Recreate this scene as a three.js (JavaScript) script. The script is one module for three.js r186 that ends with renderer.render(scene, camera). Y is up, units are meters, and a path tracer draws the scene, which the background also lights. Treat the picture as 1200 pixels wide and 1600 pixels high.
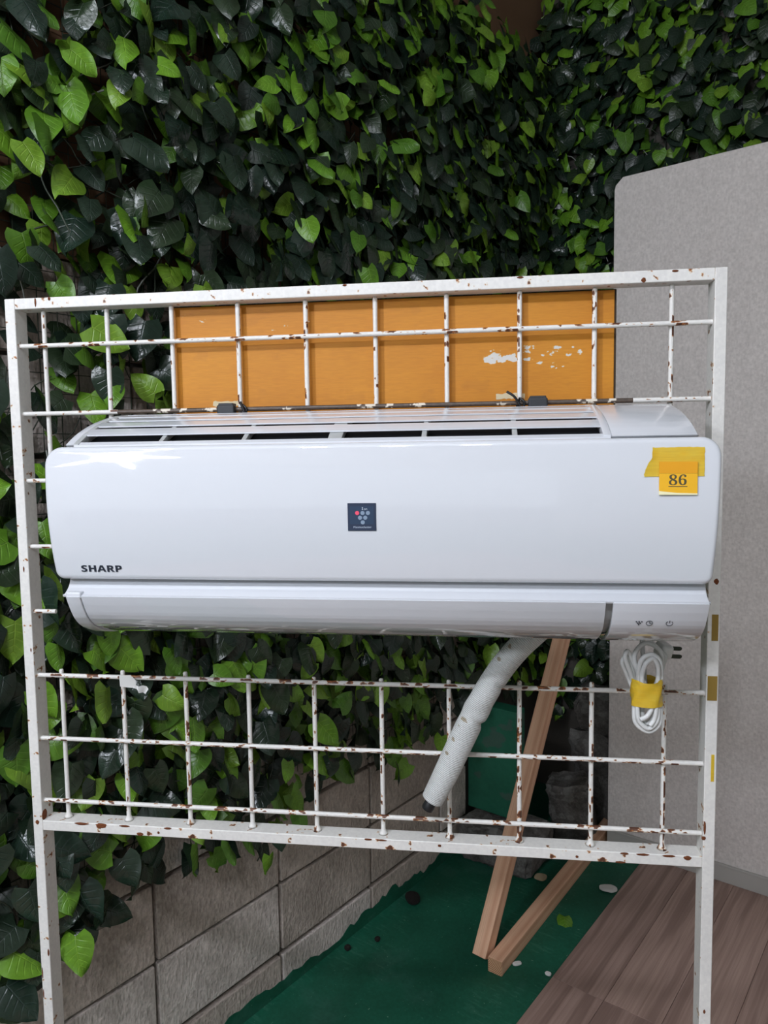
import * as THREE from 'three';
import { RoundedBoxGeometry } from 'three/addons/geometries/RoundedBoxGeometry.js';
import { mergeGeometries, mergeVertices, toCreasedNormals } from 'three/addons/utils/BufferGeometryUtils.js';
import { TextGeometry } from 'three/addons/geometries/TextGeometry.js';
import { FontLoader } from 'three/addons/loaders/FontLoader.js';

// ------------------------------------------------------------------ camera, sky, exposure
const scene = new THREE.Scene();
const EYE = 1.515;
const camera = new THREE.PerspectiveCamera(2 * Math.atan(800 / 1150) * 180 / Math.PI, 1200 / 1600, 0.05, 60);
camera.position.set(0, EYE, 0);
camera.rotation.set(-Math.asin(0.082), 0, -0.0145, 'YXZ');
scene.add(camera); camera.updateMatrixWorld(); camera.updateProjectionMatrix();

scene.background = new THREE.Color(0.86, 0.93, 1.0);      // even overcast sky, seen only through the open shutter behind the camera
scene.backgroundIntensity = 1.3;
const LAMP_POWER = 7;                                    // candela, the five-petal lamp hung near the ivy wall
const BULB_POWER = 5.4;                                     // candela, each of the four small ceiling bulbs

const renderer = new THREE.WebGLRenderer({ antialias: true });
renderer.toneMapping = THREE.LinearToneMapping;
renderer.toneMappingExposure = 0.61;
renderer.shadowMap.enabled = true;
renderer.shadowMap.type = THREE.PCFSoftShadowMap;

// ------------------------------------------------------------------ helpers
let seedState = 7;
function rnd() { seedState = (seedState + 0x6D2B79F5) | 0; let t = Math.imul(seedState ^ (seedState >>> 15), 1 | seedState); t = (t + Math.imul(t ^ (t >>> 7), 61 | t)) ^ t; return ((t ^ (t >>> 14)) >>> 0) / 4294967296; }
const seed = (n) => { seedState = n * 7919 + 13; };
const rr = (a, b) => a + (b - a) * rnd();
const gauss = () => Math.sqrt(-2 * Math.log(1 - rnd() * 0.9999)) * Math.cos(6.2832 * rnd());
const lerp = (a, b, t) => a + (b - a) * t;
const clamp = (x, a = 0, b = 1) => Math.min(b, Math.max(a, x));
const sstep = (a, b, x) => { const t = clamp((x - a) / (b - a)); return t * t * (3 - 2 * t); };

function hash2(x, y, s) { let h = Math.imul(x, 374761393) + Math.imul(y, 668265263) + Math.imul(s, 974634777); h = Math.imul(h ^ (h >>> 13), 1274126177); return ((h ^ (h >>> 16)) >>> 0) / 4294967296; }
// value noise that repeats after px, py cells
function vnoise(x, y, px, py, s) {
  const xi = Math.floor(x), yi = Math.floor(y), fx = x - xi, fy = y - yi, m = (a, n) => ((a % n) + n) % n;
  const u = fx * fx * (3 - 2 * fx), v = fy * fy * (3 - 2 * fy);
  const a = hash2(m(xi, px), m(yi, py), s), b = hash2(m(xi + 1, px), m(yi, py), s), c = hash2(m(xi, px), m(yi + 1, py), s), d = hash2(m(xi + 1, px), m(yi + 1, py), s);
  return lerp(lerp(a, b, u), lerp(c, d, u), v);
}
function fbm(u, v, fx, fy, oct, s) { let t = 0, a = 0.5, n = 0; for (let i = 0; i < oct; i++) { t += a * vnoise(u * fx, v * fy, fx, fy, s + i * 17); n += a; a *= 0.5; fx *= 2; fy *= 2; } return t / n; }
function makeTexture(w, h, fn, srgb = true, wrap = THREE.RepeatWrapping) {
  const d = new Uint8Array(w * h * 4);
  for (let y = 0; y < h; y++) for (let x = 0; x < w; x++) {
    const c = fn((x + 0.5) / w, (y + 0.5) / h), i = (y * w + x) * 4;
    if (typeof c === 'number') { d[i] = d[i + 1] = d[i + 2] = clamp(c) * 255; d[i + 3] = 255; } else { d[i] = clamp(c[0], 0, 255); d[i + 1] = clamp(c[1], 0, 255); d[i + 2] = clamp(c[2], 0, 255); d[i + 3] = c[3] ?? 255; }
  }
  const t = new THREE.DataTexture(d, w, h, THREE.RGBAFormat);
  t.magFilter = THREE.LinearFilter; t.minFilter = THREE.LinearMipmapLinearFilter; t.generateMipmaps = true;
  t.wrapS = t.wrapT = wrap; if (srgb) t.colorSpace = THREE.SRGBColorSpace; t.needsUpdate = true;
  return t;
}
const mix3 = (a, b, t) => [lerp(a[0], b[0], t), lerp(a[1], b[1], t), lerp(a[2], b[2], t)];
function canvasTexture(w, h, draw) {
  const c = document.createElement('canvas'); c.width = w; c.height = h; const g = c.getContext('2d'); draw(g, w, h);
  const t = new THREE.CanvasTexture(c); t.colorSpace = THREE.SRGBColorSpace; t.magFilter = THREE.LinearFilter; return t;
}
const std = (o) => new THREE.MeshStandardMaterial(o);
const phys = (o) => new THREE.MeshPhysicalMaterial(o);

const used = {};
function numbered(name) { const k = used[name] = (used[name] ?? -1) + 1; return k ? `${name}_${String(k).padStart(3, '0')}` : name; }
function mesh(name, geo, mat, parent) { const m = new THREE.Mesh(geo, mat); m.name = numbered(name); m.castShadow = m.receiveShadow = true; (parent ?? scene).add(m); return m; }
function tag(o, label, category, group) { o.userData.label = label; o.userData.category = category; if (group) o.userData.group = group; return o; }
function thing(name, label, category, pos = [0, 0, 0], turn = 0, group) {
  const g = new THREE.Group(); g.name = numbered(name); g.position.set(...pos); g.rotation.y = turn; scene.add(g); return tag(g, label, category, group);
}
function struct(name, pos = [0, 0, 0], turn = 0) { const g = new THREE.Group(); g.name = name; g.position.set(...pos); g.rotation.y = turn; g.userData.kind = 'structure'; scene.add(g); return g; }
function structMesh(name, geo, mat, turn = 0) { const m = mesh(name, geo, mat); m.userData.kind = 'structure'; m.rotation.y = turn; return m; }
// metre uv by the dominant direction of the normal
function metricUV(g, k = 1, ou = 0, ov = 0, swap = false) {
  g = g.index ? g.toNonIndexed() : g; const p = g.attributes.position, n = p.count, uv = new Float32Array(n * 2);
  const a = new THREE.Vector3(), b = new THREE.Vector3(), c = new THREE.Vector3();
  for (let i = 0; i < n; i += 3) {
    a.fromBufferAttribute(p, i); b.fromBufferAttribute(p, i + 1); c.fromBufferAttribute(p, i + 2);
    const nn = b.clone().sub(a).cross(c.clone().sub(a)), ax = Math.abs(nn.x), ay = Math.abs(nn.y), az = Math.abs(nn.z);
    [a, b, c].forEach((q, j) => { let u, v; if (ax >= ay && ax >= az) { u = q.z; v = q.y; } else if (ay >= az) { u = q.x; v = q.z; } else { u = q.x; v = q.y; } if (swap) [u, v] = [v, u]; uv[(i + j) * 2] = u * k + ou; uv[(i + j) * 2 + 1] = v * k + ov; });
  }
  g.setAttribute('uv', new THREE.BufferAttribute(uv, 2)); return g;
}
function box(w, h, d, x = 0, y = 0, z = 0, r = 0.001, seg = 1) { const g = r > 0 ? new RoundedBoxGeometry(w, h, d, seg, Math.min(r, w / 2.01, h / 2.01, d / 2.01)) : new THREE.BoxGeometry(w, h, d); return g.translate(x, y, z); }
function plain(g) { const q = g.index ? g.toNonIndexed() : g.clone(); for (const k of Object.keys(q.attributes)) if (!['position', 'normal', 'uv'].includes(k)) q.deleteAttribute(k); return q; }
const merged = (list) => mergeGeometries(list.map(plain));
const crease = (g, a = 0.6) => toCreasedNormals(g, a);
function tube(points, r, seg = 40, rad = 8, closed = false) { return new THREE.TubeGeometry(new THREE.CatmullRomCurve3(points.map((p) => new THREE.Vector3(...p)), closed), seg, r, rad, closed); }
// a profile of [depth z, height y] points pushed along x from x0 to x1
function extrudeX(profile, x0, x1, bevel = 0, holes = 0) {
  const s = new THREE.Shape(profile.map((p) => new THREE.Vector2(p[0], p[1])));
  const g = new THREE.ExtrudeGeometry(s, { depth: x1 - x0 - 2 * bevel, bevelEnabled: bevel > 0, bevelSize: bevel, bevelThickness: bevel, bevelOffset: -bevel, bevelSegments: 3, curveSegments: 1 });
  return crease(g.rotateY(-Math.PI / 2).translate(x1 - bevel, 0, 0), 0.5);
}
function spline(pts, n) { return new THREE.SplineCurve(pts.map((p) => new THREE.Vector2(p[0], p[1]))).getPoints(n).map((v) => [v.x, v.y]); }

// the room is turned against the camera: local x runs along the back wall, local -z away along the ivy wall
const RT = -38.2 * Math.PI / 180;
// the grid stand: local x along the grid, local z towards the viewer
const ST = -Math.atan2(0.131, 0.9914), SX = -0.5046, SZ = -1.1159, SY = EYE + 0.1641;   // SY: height of the topmost rod
const standPoint = (x, y, z) => new THREE.Vector3(x, SY + y, z);
const WALL = -1.454, BACK = -2.98, CEIL = 3.4, RIGHT = 3.6, FRONT = 3.2;

// ------------------------------------------------------------------ textures
const paintTone = [226, 224, 219];
function chips(level, scale, sd) {
  return makeTexture(512, 512, (u, v) => {
    const n = fbm(u, v, 30 * scale, 30 * scale, 4, sd), m = fbm(u, v, 3, 3, 2, sd + 60), f = fbm(u, v, 90, 90, 2, sd + 90);
    const q = n * 0.75 + m * 0.25, t = level;
    const dirt = (f - 0.5) * 14 + (m - 0.5) * 12;
    const base = [paintTone[0] + dirt, paintTone[1] + dirt, paintTone[2] + dirt * 0.9];
    const halo = sstep(t - 0.02, t, q), core = sstep(t, t + 0.018, q);
    const rust = mix3([158, 98, 54], [84, 50, 34], clamp((q - t) * 16 + (f - 0.5) * 1.6));
    return mix3(mix3(base, [206, 176, 140], halo * 0.75), rust, core);
  });
}
const T = {};
T.chipLight = chips(0.665, 1, 3); T.chipMid = chips(0.62, 1, 31); T.chipHeavy = chips(0.555, 1, 57); T.chipFew = chips(0.725, 1, 77);
T.bare = makeTexture(256, 512, (u, v) => {
  const n = fbm(u, v, 8, 20, 4, 201), f = fbm(u, v, 50, 100, 2, 205);
  const base = mix3([66, 55, 48], [92, 78, 66], f); return mix3(base, [214, 206, 190], sstep(0.62, 0.65, n));
});
T.wallpaper = makeTexture(512, 512, (u, v) => { const n = fbm(u, v, 90, 90, 3, 11), m = fbm(u, v, 5, 5, 3, 15), w = vnoise(u * 160, v * 60, 160, 60, 19); const d = (n - 0.5) * 26 + (m - 0.5) * 6 + (w - 0.5) * 12; return [220 + d, 213 + d, 208 + d]; });
T.wallpaperBump = makeTexture(512, 512, (u, v) => fbm(u, v, 90, 90, 3, 11) * 0.7 + 0.3 * vnoise(u * 160, v * 60, 160, 60, 19), false);
T.block = makeTexture(512, 512, (u, v) => {
  const s = fbm(u, v, 100, 34, 3, 21), n = fbm(u, v, 80, 80, 3, 25), m = fbm(u, v, 4, 4, 4, 29), d = (s - 0.5) * 50 + (n - 0.5) * 36 + (m - 0.5) * 46;
  return [200 + d, 189 + d * 0.98, 182 + d * 0.96];
});
T.blockBump = makeTexture(512, 512, (u, v) => fbm(u, v, 100, 34, 3, 21) * 0.6 + fbm(u, v, 80, 80, 3, 25) * 0.35, false);
T.greenFloor = makeTexture(1024, 1024, (u, v) => {
  const m = fbm(u, v, 6, 6, 5, 41), f = fbm(u, v, 200, 200, 2, 43), sp = vnoise(u * 190, v * 190, 190, 190, 47), dust = fbm(u, v, 12, 12, 5, 49);
  const sc = sstep(0.6, 0.72, fbm(u, v, 30, 160, 3, 53)) * sstep(0.5, 0.6, m);
  let c = mix3([10, 76, 56], [20, 104, 78], m); c = mix3(c, [70, 104, 90], sstep(0.58, 0.75, dust) * 0.35); c = c.map((x) => x + (f - 0.5) * 14);
  c = mix3(c, [120, 140, 124], sc * 0.25);
  return mix3(c, [188, 186, 168], sstep(0.965, 0.985, sp) * 0.8);
});
T.greenWall = makeTexture(256, 512, (u, v) => { const m = fbm(u, v, 4, 6, 4, 61), f = fbm(u, v, 60, 60, 2, 63), s = sstep(0.64, 0.7, fbm(u, v, 10, 14, 4, 65)); return mix3(mix3([26, 92, 70], [38, 112, 86], m).map((x) => x + (f - 0.5) * 10), [86, 92, 86], s * 0.6); });
function woodPlank(sd, a, b, dark) {
  return makeTexture(256, 1024, (u, v) => {
    const w = u + 0.09 * (fbm(u, v, 3, 4, 3, sd) - 0.5), g = fbm(w, v, 26, 3, 4, sd + 3), f = fbm(u, v, 120, 10, 2, sd + 7), k = sstep(0.56, 0.7, fbm(w, v, 7, 2, 4, sd + 11));
    return mix3(mix3(a, b, g).map((x) => x + (f - 0.5) * 22), dark, k * 0.55);
  });
}
T.lam = [woodPlank(301, [158, 130, 118], [190, 162, 149], [132, 106, 97]), woodPlank(331, [151, 124, 113], [184, 156, 144], [125, 101, 92]), woodPlank(361, [163, 135, 123], [196, 168, 155], [138, 112, 102])];
T.pine = makeTexture(256, 1024, (u, v) => {
  const w = u + 0.05 * (fbm(u, v, 2, 3, 3, 401) - 0.5), ring = 0.5 + 0.5 * Math.sin(w * 6.2832 * 3), f = fbm(u, v, 90, 10, 3, 405), k = Math.hypot((u - 0.6) * 0.1, v - 0.21);
  const c = mix3(mix3([232, 188, 154], [213, 158, 126], ring * ring * 0.8), [190, 138, 108], sstep(0.55, 0.8, f) * 0.4);
  return mix3(c, [110, 66, 44], 1 - sstep(0.003, 0.008, k));
});
T.endGrain = makeTexture(128, 128, (u, v) => { const d = Math.hypot(u + 0.6, v - 1.2), r = 0.5 + 0.5 * Math.sin(d * 62); return mix3([218, 176, 138], [150, 98, 66], r * r); });
T.board = makeTexture(1024, 512, (u, v) => {
  const m = fbm(u, v, 4, 3, 4, 501), f = fbm(u, v, 60, 200, 2, 503), dk = sstep(0.72, 0.78, fbm(u, v, 14, 9, 4, 505));
  let c = mix3([186, 116, 12], [202, 134, 26], m).map((x, i) => x + (f - 0.5) * (i === 2 ? 8 : 14)); c = mix3(c, [150, 92, 30], dk * 0.12);
  const worn = (cx, cy, rx, ry, sd, t) => { const e = Math.hypot((u - cx) / rx, (v - cy) / ry); return sstep(t, t + 0.04, fbm(u, v, 70, 42, 4, sd) * clamp(1.6 - e)); };
  const w = Math.max(worn(0.795, 0.63, 0.085, 0.075, 511, 0.5), worn(0.74, 0.60, 0.05, 0.03, 517, 0.5), worn(0.88, 0.62, 0.09, 0.12, 521, 0.66), worn(0.3, 0.85, 0.1, 0.06, 523, 0.72), worn(0.05, 0.9, 0.06, 0.08, 527, 0.7));
  return mix3(c, [205, 203, 198], w);
});
T.concrete = makeTexture(256, 256, (u, v) => { const d = (fbm(u, v, 5, 5, 5, 551) - 0.5) * 70 + (fbm(u, v, 60, 60, 2, 555) - 0.5) * 30, w = sstep(0.6, 0.7, fbm(u, v, 9, 9, 4, 559)); return mix3([92 + d, 89 + d, 85 + d], [150, 152, 148], w * 0.35); });
T.noise = makeTexture(256, 256, (u, v) => fbm(u, v, 12, 12, 5, 571), false);
T.ribs = makeTexture(256, 64, (u, v) => 0.5 + 0.5 * Math.sin(u * 6.2832 * 16) + 0.12 * (fbm(u, v, 20, 8, 2, 581) - 0.5), false);
T.wrapMap = makeTexture(512, 256, (u, v) => { const s = 14 * Math.sin(u * 6.2832 * 64), d = (fbm(u, v, 6, 4, 3, 585) - 0.5) * 16, st = sstep(0.76, 0.8, fbm(u, v, 14, 7, 4, 589)); return mix3([214 + d + s * 0.5, 216 + d + s * 0.5, 214 + d + s * 0.5], [150, 136, 112], st * 0.8); });
T.weave = makeTexture(256, 256, (u, v) => 0.5 + 0.25 * Math.sin(u * 6.2832 * 24) + 0.25 * Math.sin(v * 6.2832 * 24 + (Math.floor(u * 48) % 2) * 3.1416), false);
const veinAt = (u, v) => { // u across -1..1, v along 0 (stalk)..1 (tip)
  let k = 1 - sstep(0.01, 0.045 * (1.2 - v), Math.abs(u));
  for (let i = 0; i < 5; i++) { const y = 0.05 + i * 0.165, t = Math.abs(u), line = y + t * 0.30 - t * t * 0.05; k = Math.max(k, (1 - sstep(0.004, 0.022, Math.abs(v - line))) * (1 - sstep(0.55, 0.85, t)) * 0.75); }
  return k;
};
T.leaf = makeTexture(128, 256, (u, v) => { const k = veinAt(u * 2 - 1, v), m = fbm(u, v, 5, 8, 4, 601), d = 196 + (m - 0.5) * 44; return [d + k * 40, d + k * 26, d - 10 + k * 46]; });
T.leafBump = makeTexture(128, 256, (u, v) => 0.55 - veinAt(u * 2 - 1, v) * 0.4 + (fbm(u, v, 9, 14, 3, 605) - 0.5) * 0.3, false);
T.tape = makeTexture(128, 128, (u, v) => { const f = fbm(u, v, 3, 40, 3, 641), m = fbm(u, v, 5, 5, 3, 645); return [212 + (f - 0.5) * 14, 176 + (f - 0.5) * 16 + (m - 0.5) * 16, 48 + (m - 0.5) * 30]; });

// ------------------------------------------------------------------ materials
const M = {};
M.abs = phys({ color: 0xd5d8dd, roughness: 0.24, clearcoat: 0.5, clearcoatRoughness: 0.06, specularIntensity: 0.7 });
M.absGloss = phys({ color: 0xd5d8dd, roughness: 0.05, specularIntensity: 0.4, clearcoat: 1, clearcoatRoughness: 0.01 });
M.absGrey = std({ color: 0xaeb1b0, roughness: 0.4 });
M.filter = std({ color: 0x1c222b, roughness: 0.8, bumpMap: T.weave, bumpScale: 0.0006 });
M.logo = std({ color: 0x353a46, roughness: 0.35, metalness: 0.3 });
M.rod = [T.chipFew, T.chipLight, T.chipMid, T.chipHeavy, T.bare].map((map) => std({ map, roughness: 0.45 }));
M.wallpaper = std({ map: T.wallpaper, bumpMap: T.wallpaperBump, bumpScale: 0.0012, roughness: 0.9 });
M.skirting = std({ color: 0xb5b2ac, roughness: 0.55 });
M.block = [0xffffff, 0xf0ebe6, 0xe3dfda].map((color) => std({ color, map: T.block, bumpMap: T.blockBump, bumpScale: 0.004, roughness: 0.95 }));
M.mortar = std({ color: 0x5b5650, roughness: 1, bumpMap: T.noise, bumpScale: 0.003 });
M.tan = std({ color: 0x6e5038, roughness: 0.9 });
M.greenFloor = std({ map: T.greenFloor, roughness: 0.62 });
M.greenWall = std({ map: T.greenWall, roughness: 0.5 });
M.lam = T.lam.map((map) => std({ map, roughness: 0.5 }));
M.pine = std({ map: T.pine, roughness: 0.7 });
M.endGrain = std({ map: T.endGrain, roughness: 0.8 });
M.board = std({ map: T.board, roughness: 0.6 });
M.boardEdge = std({ color: 0x3b2d1c, roughness: 0.8 });
M.concrete = std({ map: T.concrete, bumpMap: T.noise, bumpScale: 0.01, roughness: 0.95 });
M.black = std({ color: 0x15171a, roughness: 0.45 });
M.rubber = std({ color: 0x2a2d31, roughness: 0.55 });
M.tape = phys({ map: T.tape, roughness: 0.4, clearcoat: 0.3, side: THREE.DoubleSide });
M.oldTape = std({ color: 0x8f7430, roughness: 0.7, side: THREE.DoubleSide });
M.whiteTape = std({ color: 0xd6d6d2, roughness: 0.6, side: THREE.DoubleSide });
M.masking = std({ color: 0xcdbf9d, roughness: 0.85 });
M.cord = std({ color: 0xd9dad8, roughness: 0.42 });
M.steel = std({ color: 0x66665f, roughness: 0.35, metalness: 0.9 });
M.vinyl = std({ map: T.wrapMap, roughness: 0.6 });
T.wrapMap.repeat.set(0.25, 1); M.vinyl.bumpMap = T.ribs; M.vinyl.bumpScale = 0.0009;
M.plaster = std({ color: 0xcfccc6, roughness: 0.95 });
M.ceiling = std({ color: 0xb9b7b4, roughness: 0.95 });
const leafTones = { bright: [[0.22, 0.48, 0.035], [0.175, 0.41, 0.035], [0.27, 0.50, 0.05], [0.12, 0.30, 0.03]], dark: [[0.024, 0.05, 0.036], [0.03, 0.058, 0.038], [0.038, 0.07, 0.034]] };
const leafMat = (c, vc) => phys({ color: c ? new THREE.Color().setRGB(...c) : 0xffffff, vertexColors: !!vc, map: T.leaf, bumpMap: T.leafBump, bumpScale: 0.0016, roughness: 0.36, side: THREE.DoubleSide });
M.leafBright = leafTones.bright.map((c) => leafMat(c)); M.leafDark = leafTones.dark.map((c) => { const m = leafMat(c); m.roughness = 0.24; return m; }); M.leafMany = leafMat(null, true);
M.vine = std({ color: 0x3d4438, roughness: 0.6 });
M.wire = std({ color: 0x8f938c, roughness: 0.5 });

// ------------------------------------------------------------------ the setting
{
  // left wall: concrete blocks laid in straight joints on a backing, bare sheathing above
  const w = struct('wall_left', [0, 0, 0], RT), top = 0.115 + 0.2 * 9;
  mesh('backing', box(0.14, CEIL, FRONT - BACK + 0.28, WALL - 0.016 - 0.07, CEIL / 2, (FRONT + BACK) / 2, 0), M.mortar, w);
  mesh('sheathing', box(0.012, CEIL - top, FRONT - BACK, WALL - 0.016 + 0.006, (CEIL + top) / 2, (FRONT + BACK) / 2, 0), M.tan, w);
  seed(11);
  for (let c = -1; c < 10; c++) for (let k = -2; k < 4; k++) {
    const s0 = 0.954 + 0.4 * k, s1 = Math.min(s0 + 0.4, 2.335), h = c < 0 ? 0.11 : 0.19, y = c < 0 ? 0.05 : 0.115 + 0.2 * c + 0.1; if (c === 9) continue;
    const L = s1 - s0 - 0.009, g = metricUV(box(0.06, h, L, 0, 0, 0, 0.004, 1), 2.2, rnd(), rnd());
    const m = mesh('concrete_block', g, M.block[Math.floor(rnd() * 3)], w); m.position.set(WALL - 0.03 + rr(-0.0015, 0.0015), y, -(s0 + s1) / 2);
  }
  // green floor paint lapped up the foot of the wall in a ragged band
  seed(12); const sh = new THREE.Shape(); sh.moveTo(0.4, -0.002);
  sh.lineTo(2.33, -0.002); let yy = 0.05; for (let s = 2.33; s > 0.4; s -= 0.018) { yy = clamp(yy + rr(-0.012, 0.012), 0.018, 0.062); if (rnd() < 0.08) yy = rr(0.02, 0.06); sh.lineTo(s, yy); } sh.closePath();
  mesh('paint_lap', metricUV(new THREE.ExtrudeGeometry(sh, { depth: 0.0012, bevelEnabled: false }).rotateY(Math.PI / 2).translate(WALL + 0.001, 0, 0), 1), M.greenFloor, w);
}
{ const w = struct('wall_back', [0, 0, 0], RT); mesh('backing', box(RIGHT - WALL + 0.3, CEIL, 0.14, (RIGHT + WALL) / 2, CEIL / 2, BACK - 0.07, 0), M.mortar, w); }
structMesh('wall_right', box(0.14, CEIL, FRONT - BACK + 0.28, RIGHT + 0.07, CEIL / 2, (FRONT + BACK) / 2, 0), M.plaster, RT);
{ // wall behind the camera with the raised shutter opening
  const w = struct('wall_front', [0, 0, 0], RT), o0 = -0.9, o1 = 2.7, oh = 2.6;
  mesh('pier', box(o0 - WALL, CEIL, 0.16, (o0 + WALL) / 2, CEIL / 2, FRONT + 0.08, 0), M.plaster, w);
  mesh('pier', box(RIGHT - o1, CEIL, 0.16, (RIGHT + o1) / 2, CEIL / 2, FRONT + 0.08, 0), M.plaster, w);
  mesh('lintel', box(o1 - o0, CEIL - oh, 0.16, (o0 + o1) / 2, (CEIL + oh) / 2, FRONT + 0.08, 0), M.plaster, w);
}
structMesh('ceiling', box(RIGHT - WALL + 0.3, 0.12, FRONT - BACK + 0.3, (RIGHT + WALL) / 2, CEIL + 0.06, (FRONT + BACK) / 2, 0), M.ceiling, RT);
structMesh('floor', metricUV(box(RIGHT - WALL + 0.3, 0.15, FRONT - BACK + 4, (RIGHT + WALL) / 2, -0.075, (FRONT + BACK) / 2 + 1.8, 0), 0.9), M.greenFloor, RT);
structMesh('ground_outside', box(30, 0.1, 26, 1, -0.21, FRONT + 14, 0), M.concrete, RT);  // unseen ground, made wide to cut sky light rising through the opening
{ // wood-look flooring laid over the right part of the green floor
  const w = struct('floor_planks', [0, 0, 0], RT); seed(21);
  const joints = [[-1.85, -0.6, 0.7], [-1.852, -0.35, 0.9], [-1.2, 0.05], [-1.95, -0.5, 0.6], [-1.4, -0.2, 1.0], [-2.1, -0.8, 0.5], [-1.6, 0.1], [-1.9, -0.4]];
  for (let i = 0; i < 14; i++) {
    const x0 = -0.868 + i * 0.152, cuts = [-2.64, ...joints[i % 8], 2.2];
    for (let j = 0; j + 1 < cuts.length; j++) { const L = cuts[j + 1] - cuts[j]; const g = metricUV(box(0.1512, 0.009, L - 0.0012, 0, 0, 0, 0.0011, 1), 1, 0, 0); const p = g.attributes.uv; const ou = rnd(), ov = rnd(); for (let q = 0; q < p.count; q++) p.setXY(q, p.getX(q) * 5 + ou, p.getY(q) * 0.8 + ov); const m = mesh('plank', g, M.lam[Math.floor(rnd() * 3)], w); m.position.set(x0 + 0.076, 0.0045, (cuts[j] + cuts[j + 1]) / 2); }
  }
}
{ // papered partition wall standing in front of the back corner
  const w = struct('wall_partition', [0, 0, 0], RT), x0 = -1.014, h = 2.468;
  const sh = new THREE.Shape(); sh.moveTo(x0, 0.009); sh.lineTo(2.2, 0.009); sh.lineTo(2.2, h); sh.lineTo(x0 + 0.03, h); sh.lineTo(x0 + 0.004, h - 0.024); sh.lineTo(x0, h - 0.04); sh.closePath();
  mesh('panel', metricUV(new THREE.ExtrudeGeometry(sh, { depth: 0.046, bevelEnabled: true, bevelSize: 0.002, bevelThickness: 0.002, bevelOffset: -0.002, bevelSegments: 1 }).translate(0, 0, -2.64 - 0.048), 1.6), M.wallpaper, w);
  const b = struct('baseboard_partition', [0, 0, 0], RT);
  mesh('board', box(3.2, 0.058, 0.009, x0 + 1.602, 0.038, -2.6355, 0.002, 2), M.skirting, b);
  mesh('cap', box(3.2, 0.007, 0.012, x0 + 1.602, 0.0695, -2.634, 0.002, 2), M.skirting, b);
}

// ------------------------------------------------------------------ lamps (outside the frame)
{
  // five-petal lamp hung near the ivy wall, left of the camera; its reflection shows on the top of the air conditioner
  const P = [-1.45, 2.15, 0.62];
  const t = thing('petal_lamp', 'white five-petal garage lamp hanging on a cord near the ivy wall', 'lamp', P);
  const glow = std({ color: 0xffffff, emissive: 0xeaf1ff, emissiveIntensity: 50, roughness: 0.6 }), hub = std({ color: 0xd8d8d8, roughness: 0.5 });
  const face = new THREE.Vector3(0.05, 1.52, -1).sub(new THREE.Vector3(...P)).normalize(), side = new THREE.Vector3(0, 1, 0).cross(face).normalize(), B = new THREE.Matrix4().makeBasis(side, face.clone().cross(side), face);
  mesh('hub', new THREE.CylinderGeometry(0.03, 0.04, 0.06, 20).rotateX(Math.PI / 2).translate(0, 0, -0.035).applyMatrix4(B), hub, t);
  mesh('cord', new THREE.CylinderGeometry(0.004, 0.004, CEIL - P[1] - 0.02, 8).translate(-face.x * 0.05, (CEIL - P[1] - 0.02) / 2 + 0.02, -face.z * 0.05), M.black, t);
  for (const [deg, len, wid] of [[118, 0.2, 0.026], [174, 0.21, 0.02], [242, 0.17, 0.028], [18, 0.22, 0.016], [316, 0.22, 0.018]]) {
    const s = new THREE.Shape(); s.moveTo(0, -0.007); s.bezierCurveTo(len * 0.25, -wid * 0.8, len * 0.85, -wid, len, 0); s.bezierCurveTo(len * 0.85, wid, len * 0.25, wid * 0.8, 0, 0.007);
    mesh('petal_lamp_panel', new THREE.ExtrudeGeometry(s, { depth: 0.01, bevelEnabled: true, bevelSize: 0.002, bevelThickness: 0.002, bevelSegments: 1 }).translate(0.03, 0, 0).rotateY(0.12).rotateZ(deg * Math.PI / 180).applyMatrix4(B), glow, t);
  }
  const l = new THREE.PointLight(0xeaf1ff, LAMP_POWER, 0, 2); l.name = 'petal_lamp_light'; l.position.set(P[0] + face.x * 0.08, P[1] + face.y * 0.08, P[2] + face.z * 0.08); l.castShadow = true; l.shadow.radius = 4; l.shadow.bias = -0.001; l.shadow.mapSize.set(2048, 2048); scene.add(l);
}
for (let k = 0; k < 4; k++) {
  // small globe bulbs in a row under the ceiling, seen as dashes along the top of the panel
  const P = [[-1.5, -0.66], [-0.87, -0.95], [-0.52, -1.03], [-0.16, -1.08]][k], y = 3.05;
  const t = thing('ceiling_bulb', 'small white globe bulb hanging under the ceiling, ' + ['nearest the ivy wall', 'second from the ivy wall', 'third from the ivy wall', 'farthest from the ivy wall'][k], 'lamp', [P[0], y, -P[1]], 0, 'ceiling bulbs');
  mesh('lamp_globe', new THREE.SphereGeometry(0.045, 20, 14), std({ color: 0xffffff, emissive: 0xeff4ff, emissiveIntensity: 15 }), t);
  mesh('socket', new THREE.CylinderGeometry(0.02, 0.024, 0.05, 16).translate(0, 0.064, 0), M.black, t);
  mesh('cord', new THREE.CylinderGeometry(0.003, 0.003, CEIL - y - 0.088, 6).translate(0, (CEIL - y - 0.088) / 2 + 0.088, 0), M.black, t);
  const l = new THREE.PointLight(0xeff4ff, BULB_POWER, 0, 2); l.name = 'ceiling_bulb_light'; l.position.set(P[0], y - 0.07, -P[1]); l.castShadow = true; l.shadow.radius = 3; l.shadow.bias = -0.001; scene.add(l);
}

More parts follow.
